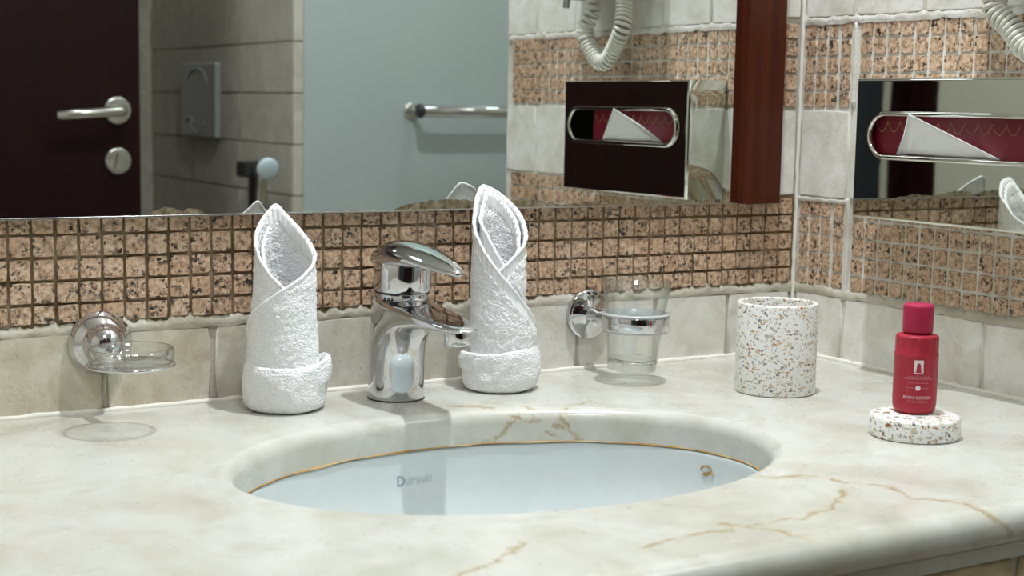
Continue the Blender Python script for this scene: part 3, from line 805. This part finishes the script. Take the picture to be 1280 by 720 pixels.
# ------------------------------------------------------------------ rolled towels
def towel(location, label, hpts, rfun, side, span, cuff_r, cuff_h, seed, ilay, bandrange):
    r = root('rolled_towel', location, label, 'towel', None)
    fd = Vector((-1.1703-location[0], -1.3137-location[1], 0)).normalized(); rt = Vector((-fd.y, fd.x, 0))
    def dirv(al): return fd*math.cos(al) + rt*side*math.sin(al)
    a0, a1 = span
    sd = Vector((seed*3.1, seed*1.7, 0))
    def sheet(name, dr, dh, a0, a1, hemband=.013, thick=.0025):
        nphi = 190; nz = 74; V = []; hem = []; arc = []
        top = []
        for i in range(nphi+1):
            al = a0+(a1-a0)*i/nphi; h = interp(al, hpts)-(dh(al) if callable(dh) else dh)
            s = (al-span[0])/360
            for j in range(nz+1):
                v = j/nz; v = 1-(1-v)**1.35
                z = .020+(h-.020)*v
                rad = rfun(al, z) - dr - .0042*s
                q = dirv(math.radians(al))
                p = Vector((q.x*rad, q.y*rad, z))
                w = h-z
                m_ = 1.0 if .0016 < w < hemband and bandrange[0] < al < bandrange[1] else 0.0
                n_ = .0018*noise.noise(p*28+sd) + .0010*noise.noise(p*75+sd)
                if not m_: n_ += .0007*noise.noise(p*420) + .0006*noise.noise(p*210)
                if w < .0016: n_ += .0006
                if m_: n_ -= .0007 - .0004*math.sin(math.radians(al)*rad*1050*.0)
                p += q*n_
                V.append(p); hem.append(m_); arc.append(math.radians(al)*.031)
            top.append(V[-1].copy())
        F = []
        for i in range(nphi):
            for j in range(nz):
                b = i*(nz+1)+j; F.append((b, b+nz+1, b+nz+2, b+1) if side > 0 else (b, b+1, b+nz+2, b+nz+1))
        o = mesh(name, V, F, M['towel'], r)
        for nm, dat in (('hem', hem), ('arc', arc)):
            at_ = o.data.attributes.new(nm, 'FLOAT', 'POINT'); at_.data.foreach_set('value', dat)
        so = o.modifiers.new('s', 'SOLIDIFY'); so.thickness = thick; so.offset = -1
        pp = [p.copy() for p in top]
        inset = [dirv(math.radians(a0+(a1-a0)*i/nphi)) for i in range(nphi+1)]
        pp = [p-q*thick*.5 for p, q in zip(pp, inset)]
        mesh('hem', *tube(pp, lambda t: .0016+.0003*noise.noise(Vector((t*140, seed, 0))), 8), M['thread'], o)
        # free vertical end of the roll
        e0 = [V[j]-inset[0]*thick*.5 for j in range(0, nz+1, 3)]; mesh('hem', *tube(e0, .0014, 7), M['thread'], o)
    sheet('outer_sheet', 0, 0, a0, a1)
    sheet('inner_sheet', .0062, ilay[1], ilay[0], a1)
    # turned-up cuff
    n = 120; prof = [(.0300, .62), (.0305, .90), (.0335, 1.0), (.0362, .97), (.0375, .86), (.0378, .70), (.0376, .52), (.0374, .34), (.0366, .18), (.0345, .07), (.0300, .015), (.0200, .0), (.0100, .0), (.0, .0)]
    fine = []
    for (r0, z0), (r1, z1) in zip(prof[:-1], prof[1:]):
        for k in range(5): t = k/5; fine.append((r0+(r1-r0)*t, z0+(z1-z0)*t))
    fine.append(prof[-1])
    R = []
    for rp, zp in fine:
        ring = []
        for k in range(n):
            al = 2*PI*k/n; q = dirv(al); h = cuff_h(math.degrees(al) if al < PI else math.degrees(al)-360)
            z = zp*h; rad = rp*cuff_r(math.degrees(al) if al < PI else math.degrees(al)-360, zp)
            p = Vector((q.x*rad, q.y*rad, z))
            n_ = (.0022*noise.noise(p*34+sd+Vector((0, 0, 5))) + .0011*noise.noise(p*90+sd) + .0005*noise.noise(p*380) + .0005*noise.noise(p*210)) * min(1, rp/.025)
            p += q*n_
            if zp > .6: p.z += .0022*noise.noise(Vector((al*1.6, seed, 2)))
            ring.append(p)
        R.append(ring)
    V, F = rings(R)
    if side < 0: F = [f[::-1] for f in F]
    mesh('cuff', V, [f[::-1] for f in F], M['towel'], r)
    return r
def rL(al, z):
    b = .0312+.0012*math.sin(z*28) + (.0018 if z < .07 else 0)*((.07-z)/.05 if z < .07 else 0)
    return b
towel((-.6477, -.056, 0), 'rolled white hand towel left of the tap, its fold open to a low left-leaning V',
      [(-95, .068), (-80, .078), (-40, .096), (0, .111), (45, .124), (90, .1365), (120, .1475), (150, .1605), (180, .1740), (197, .1812), (212, .1755), (235, .1662), (262, .1545), (300, .1380), (340, .1190), (385, .1020)], rL, 1, (-95, 385),
      lambda a, zp: 1.0 + .035*math.cos(math.radians(a-70)) + (.10*math.exp(-((a-95)/22)**2) if zp > .55 else 0),
      lambda a: .0420 + .0070*math.exp(-((a-100)/40)**2) + .003*math.exp(-((a+100)/50)**2), 1, (222, lambda al: .0085 if al > 225 else .0085+.004*(225-al)/40), (85, 215))
def rR(al, z):
    b = .0300+.0006*math.sin(z*30)
    f = math.exp(-((al+70)/55)**2)           # flared outer flap near the free end
    b += f*.0065*max(0, min(1, (.125-z)/.07))
    return b
towel((-.4232, -.0559, 0), 'taller rolled white hand towel right of the tap, striped hem slanting down rightwards',
      [(-95, .060), (-80, .066), (-50, .084), (-20, .103), (0, .1145), (40, .140), (70, .158), (95, .1725), (115, .185), (137, .1960), (158, .193), (182, .186), (210, .175), (235, .164), (262, .150), (300, .139), (340, .126), (385, .108)], rR, -1, (-95, 385),
      lambda a, zp: 1.0 + .045*math.cos(math.radians(a+60)) + (.08*math.exp(-((a-80)/22)**2) if zp > .55 else 0),
      lambda a: .0400 - .0040*math.cos(math.radians(a-60))*.5 + .0035*math.exp(-((a+60)/40)**2), 2, (-70, lambda al: -.0125 if al < 40 else (-.0125+.0185*min(1, (al-40)/70))), (-200, 400))

# ------------------------------------------------------------------ wall soap dish
sd = root('soap_dish', (-.798, 0, .0616), 'clear glass soap dish on a round chrome wall mount at far left', 'soap dish')
def lathe_y(prof, n=56): # axis along -y
    V, F = lathe(prof, n); return [(v[0], -v[2], v[1]) for v in V], F
mesh('wall_rose', *lathe_y([(0, .0005), (.0278, .0005), (.0284, .003), (.0280, .0050), (.0195, .0130), (.0182, .0140), (.0180, .0165), (.0160, .0225), (.0120, .0275), (.0060, .0305), (0, .0312)]), M['chrome'], sd)
mesh('arm', *tube([(0, -.026, -.004), (0, -.048, -.006), (0, -.058, -.006)], .0048, 16), M['chrome'], sd)
V, F = lathe([(0, -.0085), (.022, -.0085), (.0290, -.0078), (.0330, -.0050), (.0350, .0000), (.0354, .0050), (.0346, .0080), (.0332, .0088), (.0316, .0078), (.0304, .0030), (.0280, -.0010), (.022, -.0030), (0, -.0030)], 72)
mesh('glass_saucer', [(v[0], v[1]-.0925, v[2]+.0005) for v in V], F, M['saucer'], sd)
Rr = [[Vector(((.0352+.0012*math.cos(b))*math.cos(a), -.0925+(.0352+.0012*math.cos(b))*math.sin(a), -.0052+.0012*math.sin(b))) for b in [2*PI*i/8 for i in range(8)]] for a in [2*PI*k/64 for k in range(65)]]
mesh('support_ring', *rings(Rr), M['chrome'], sd)
bead('rust_drip', [(-.794, -.0012, .033), (-.7945, -.0012, .015)], .0013, M['grout_smear'], wall_back, 3)

# ------------------------------------------------------------------ tumbler holder and tumbler
th = root('tumbler_holder', (-.284, 0, .0586), 'round chrome wall holder carrying a glass tumbler right of the towels', 'tumbler holder')
mesh('wall_rose', *lathe_y([(0, .0005), (.0258, .0005), (.0264, .003), (.0258, .0055), (.0235, .0068), (.0100, .0085), (.0095, .0100), (0, .0100)]), M['chrome'], th)
mesh('arm', *tube([(0, -.006, 0), (0, -.040, .0005), (0, -.0525, .001)], .0070, 20), M['chrome'], th)
GX, GY = .0005, -.0870
V, F = lathe([(.0322, -.0065), (.0334, -.0068), (.0340, -.0055), (.0342, .0070), (.0336, .0085), (.0322, .0085)], 72, True); mesh('ring', [(v[0]+GX, v[1]+GY, v[2]+.0018) for v in V], F, M['chrome'], th)
V, F = lathe([(.0300, -.0085), (.0330, -.0085), (.0332, -.0068), (.0318, -.0068), (.0318, .0085), (.0346, .0085), (.0346, .0102), (.0300, .0110)], 72, True); mesh('plastic_liner', [(v[0]+GX, v[1]+GY, v[2]+.0018) for v in V], F, M['liner'], th)
tg = root('glass_tumbler', (-.2865, -.0870, .0125), 'clear glass tumbler sitting in the chrome wall holder', 'glass'); tg.rotation_euler.y = .045
mesh('wall', *lathe([(.0228, .0), (.0244, .0012), (.0252, .010), (.0272, .036), (.0300, .060), (.0345, .0910), (.0340, .0918), (.0332, .0912), (.0288, .060), (.0260, .036), (.0240, .0135)], 72), M['glass'], tg)
g = N('thick_glass'); g.set(Base_Color=(.95, .98, .96), Roughness=.01, Transmission_Weight=1.0, IOR=1.45); M['thick'] = g.m
mesh('thick_base', *lathe([(0, .0004), (.0205, .0002), (.0240, .0014), (.0247, .0080), (.0238, .0128), (.0200, .0122), (.010, .0105), (0, .0100)], 72), M['thick'], tg)

# ------------------------------------------------------------------ terrazzo cup, terrazzo dish and bottle
cup = mesh('terrazzo_cup', *lathe([(0, .0), (.0382, 0), (.0391, .0008), (.0393, .002), (.0393, .0865), (.0388, .0880), (.0376, .0883), (.0352, .0883), (.0344, .0876), (.0342, .0860), (.0342, .008), (.033, .006), (0, .006)], 96), M['cup'])
cup.location = (-.1845, -.1865, .0004); prop(cup, 'white terrazzo cup with amber and grey chips standing near the wall corner', 'cup')
dish = mesh('terrazzo_soap_dish', *lathe([(0, 0), (.0372, 0), (.0381, .001), (.0382, .002), (.0382, .0160), (.0376, .0173), (.0362, .0177), (.020, .0177), (0, .0177)], 96), M['dish'])
dish.location = (-.2114, -.3985, .0004); prop(dish, 'round white terrazzo dish with amber chips under the crimson lotion bottle', 'dish')
bt = root('lotion_bottle', (-.2030, -.3885, .0181), 'small crimson body lotion bottle standing on the terrazzo dish', 'bottle')
def bottle():
    n = 120; R = []
    prof = [(0.0, .0005), (.0120, 0), (.0160, .0010), (.0178, .0035), (.0184, .0075), (.0186, .0120), (.0186, .0500), (.0187, .0512), (.0187, .0520), (.0183, .0535), (.0183, .0640), (.0180, .0665), (.0165, .0677), (.0140, .0682), (0, .0682)]
    for rp, z in prof:
        ring = []
        for k in range(n):
            a = 2*PI*k/n; rr_ = rp
            if .052 < z < .066:
                ph = (a/(2*PI)*14) % 1.0; rr_ = rp - .0010*(1-abs(2*ph-1)**2)*.9
            if .049 < z < .0525:
                ph = (a/(2*PI)*14) % 1.0; rr_ = rp
            ring.append(Vector((rr_*math.cos(a), rr_*math.sin(a), z - (.0022*abs(2*((a/(2*PI)*14) % 1.0)-1)**2 if .0505 < z < .0540 else 0))))
        R.append(ring)
    mesh('bottle_body', *rings(R), M['bottle'], bt)
    V, F = lathe([(.0110, .0678), (.0110, .0700), (.0126, .0700), (.0129, .0708), (.0129, .0915), (.0125, .0932), (.0112, .0940), (0, .0942)], 64); mesh('cap', V, F, M['cap'], bt)
    # print, wrapped on the body facing the camera
    d0 = math.atan2(-1.3137+.3885, -1.1703+.2030)+.14
    def wrap(V, z, dz=0): return [Vector((.01872*math.cos(d0+v[0]/.0187), .01872*math.sin(d0+v[0]/.0187), z+v[1])) for v in V]
    def pr(s, size, z, mat, name, sp=1.0):
        V, F = text_geo(s, size, sp); mesh(name, wrap(V, z), F, mat, bt, False)
    pr('BODY LOTION', .0035, .0143, M['print'], 'printed_text', 1.05)
    pr('\u0644\u0648\u0634\u0646 \u0644\u0644\u062c\u0633\u0645', .0026, .0118, M['faint'], 'printed_text')
    pr('\u0633\u0648\u0642 \u0648\u0627\u0642\u0641', .0030, .0330, M['faint'], 'printed_text', 1.3)
    pr('SOUQ WAQIF BOUTIQUE HOTELS', .00165, .0312, M['faint'], 'printed_text', 1.0)
    # gate emblem: white square with an arched opening
    w = .0042; V = []; F = []
    m = 16; A = [(-.0023, 0)] + [(-.0017*math.cos(PI*i/m)*1.0, .0052+.0026*math.sin(PI*i/m)) for i in range(m+1)] + [(.0023, 0)]
    O = [(-w, 0)] + [(-w*(.93), .0020+.0082*min(1, i/3)) if i <= 3 else ((w*.93, .0020+.0082*min(1, (m-i)/3)) if i >= m-3 else (-w*.93+2*w*.93*(i-3)/(m-6), .0102)) for i in range(m+1)] + [(w, 0)]
    for a, b in zip(A, O): V += [a, b]
    F = [(2*i, 2*i+1, 2*i+3, 2*i+2) for i in range(len(A)-1)]
    mesh('gate_emblem', wrap([Vector((x, y, 0)) for x, y in V], .0375), F, M['print'], bt, False)
    mesh('gate_emblem_base', wrap([Vector((x, y, 0)) for x, y in ((-w, 0), (0, 0), (w, 0), (w, .0008), (0, .0008), (-w, .0008))], .0361), [(0, 1, 4, 5), (1, 2, 3, 4)], M['print'], bt, False)
    for a, b, z in ((-.0100, -.0030, .0238), (.0030, .0100, .0238), (-.0078, .0086, .0282)):
        P = [Vector((a+(b-a)*i/8, y, 0)) for y in (-.00012, .00012) for i in range(9)]
        mesh('rule_line', wrap(P, z), [(i, i+1, i+10, i+9) for i in range(8)], M['faint'], bt, False)
    P = [Vector((0, 0, 0))] + [Vector((.0021*math.cos(2*PI*i/28), .0021*math.sin(2*PI*i/28), 0)) for i in range(28)]
    mesh('round_seal', wrap(P, .0238), [(0, 1+i, 1+(i+1) % 28) for i in range(28)], M['print'], bt, False)
bottle()
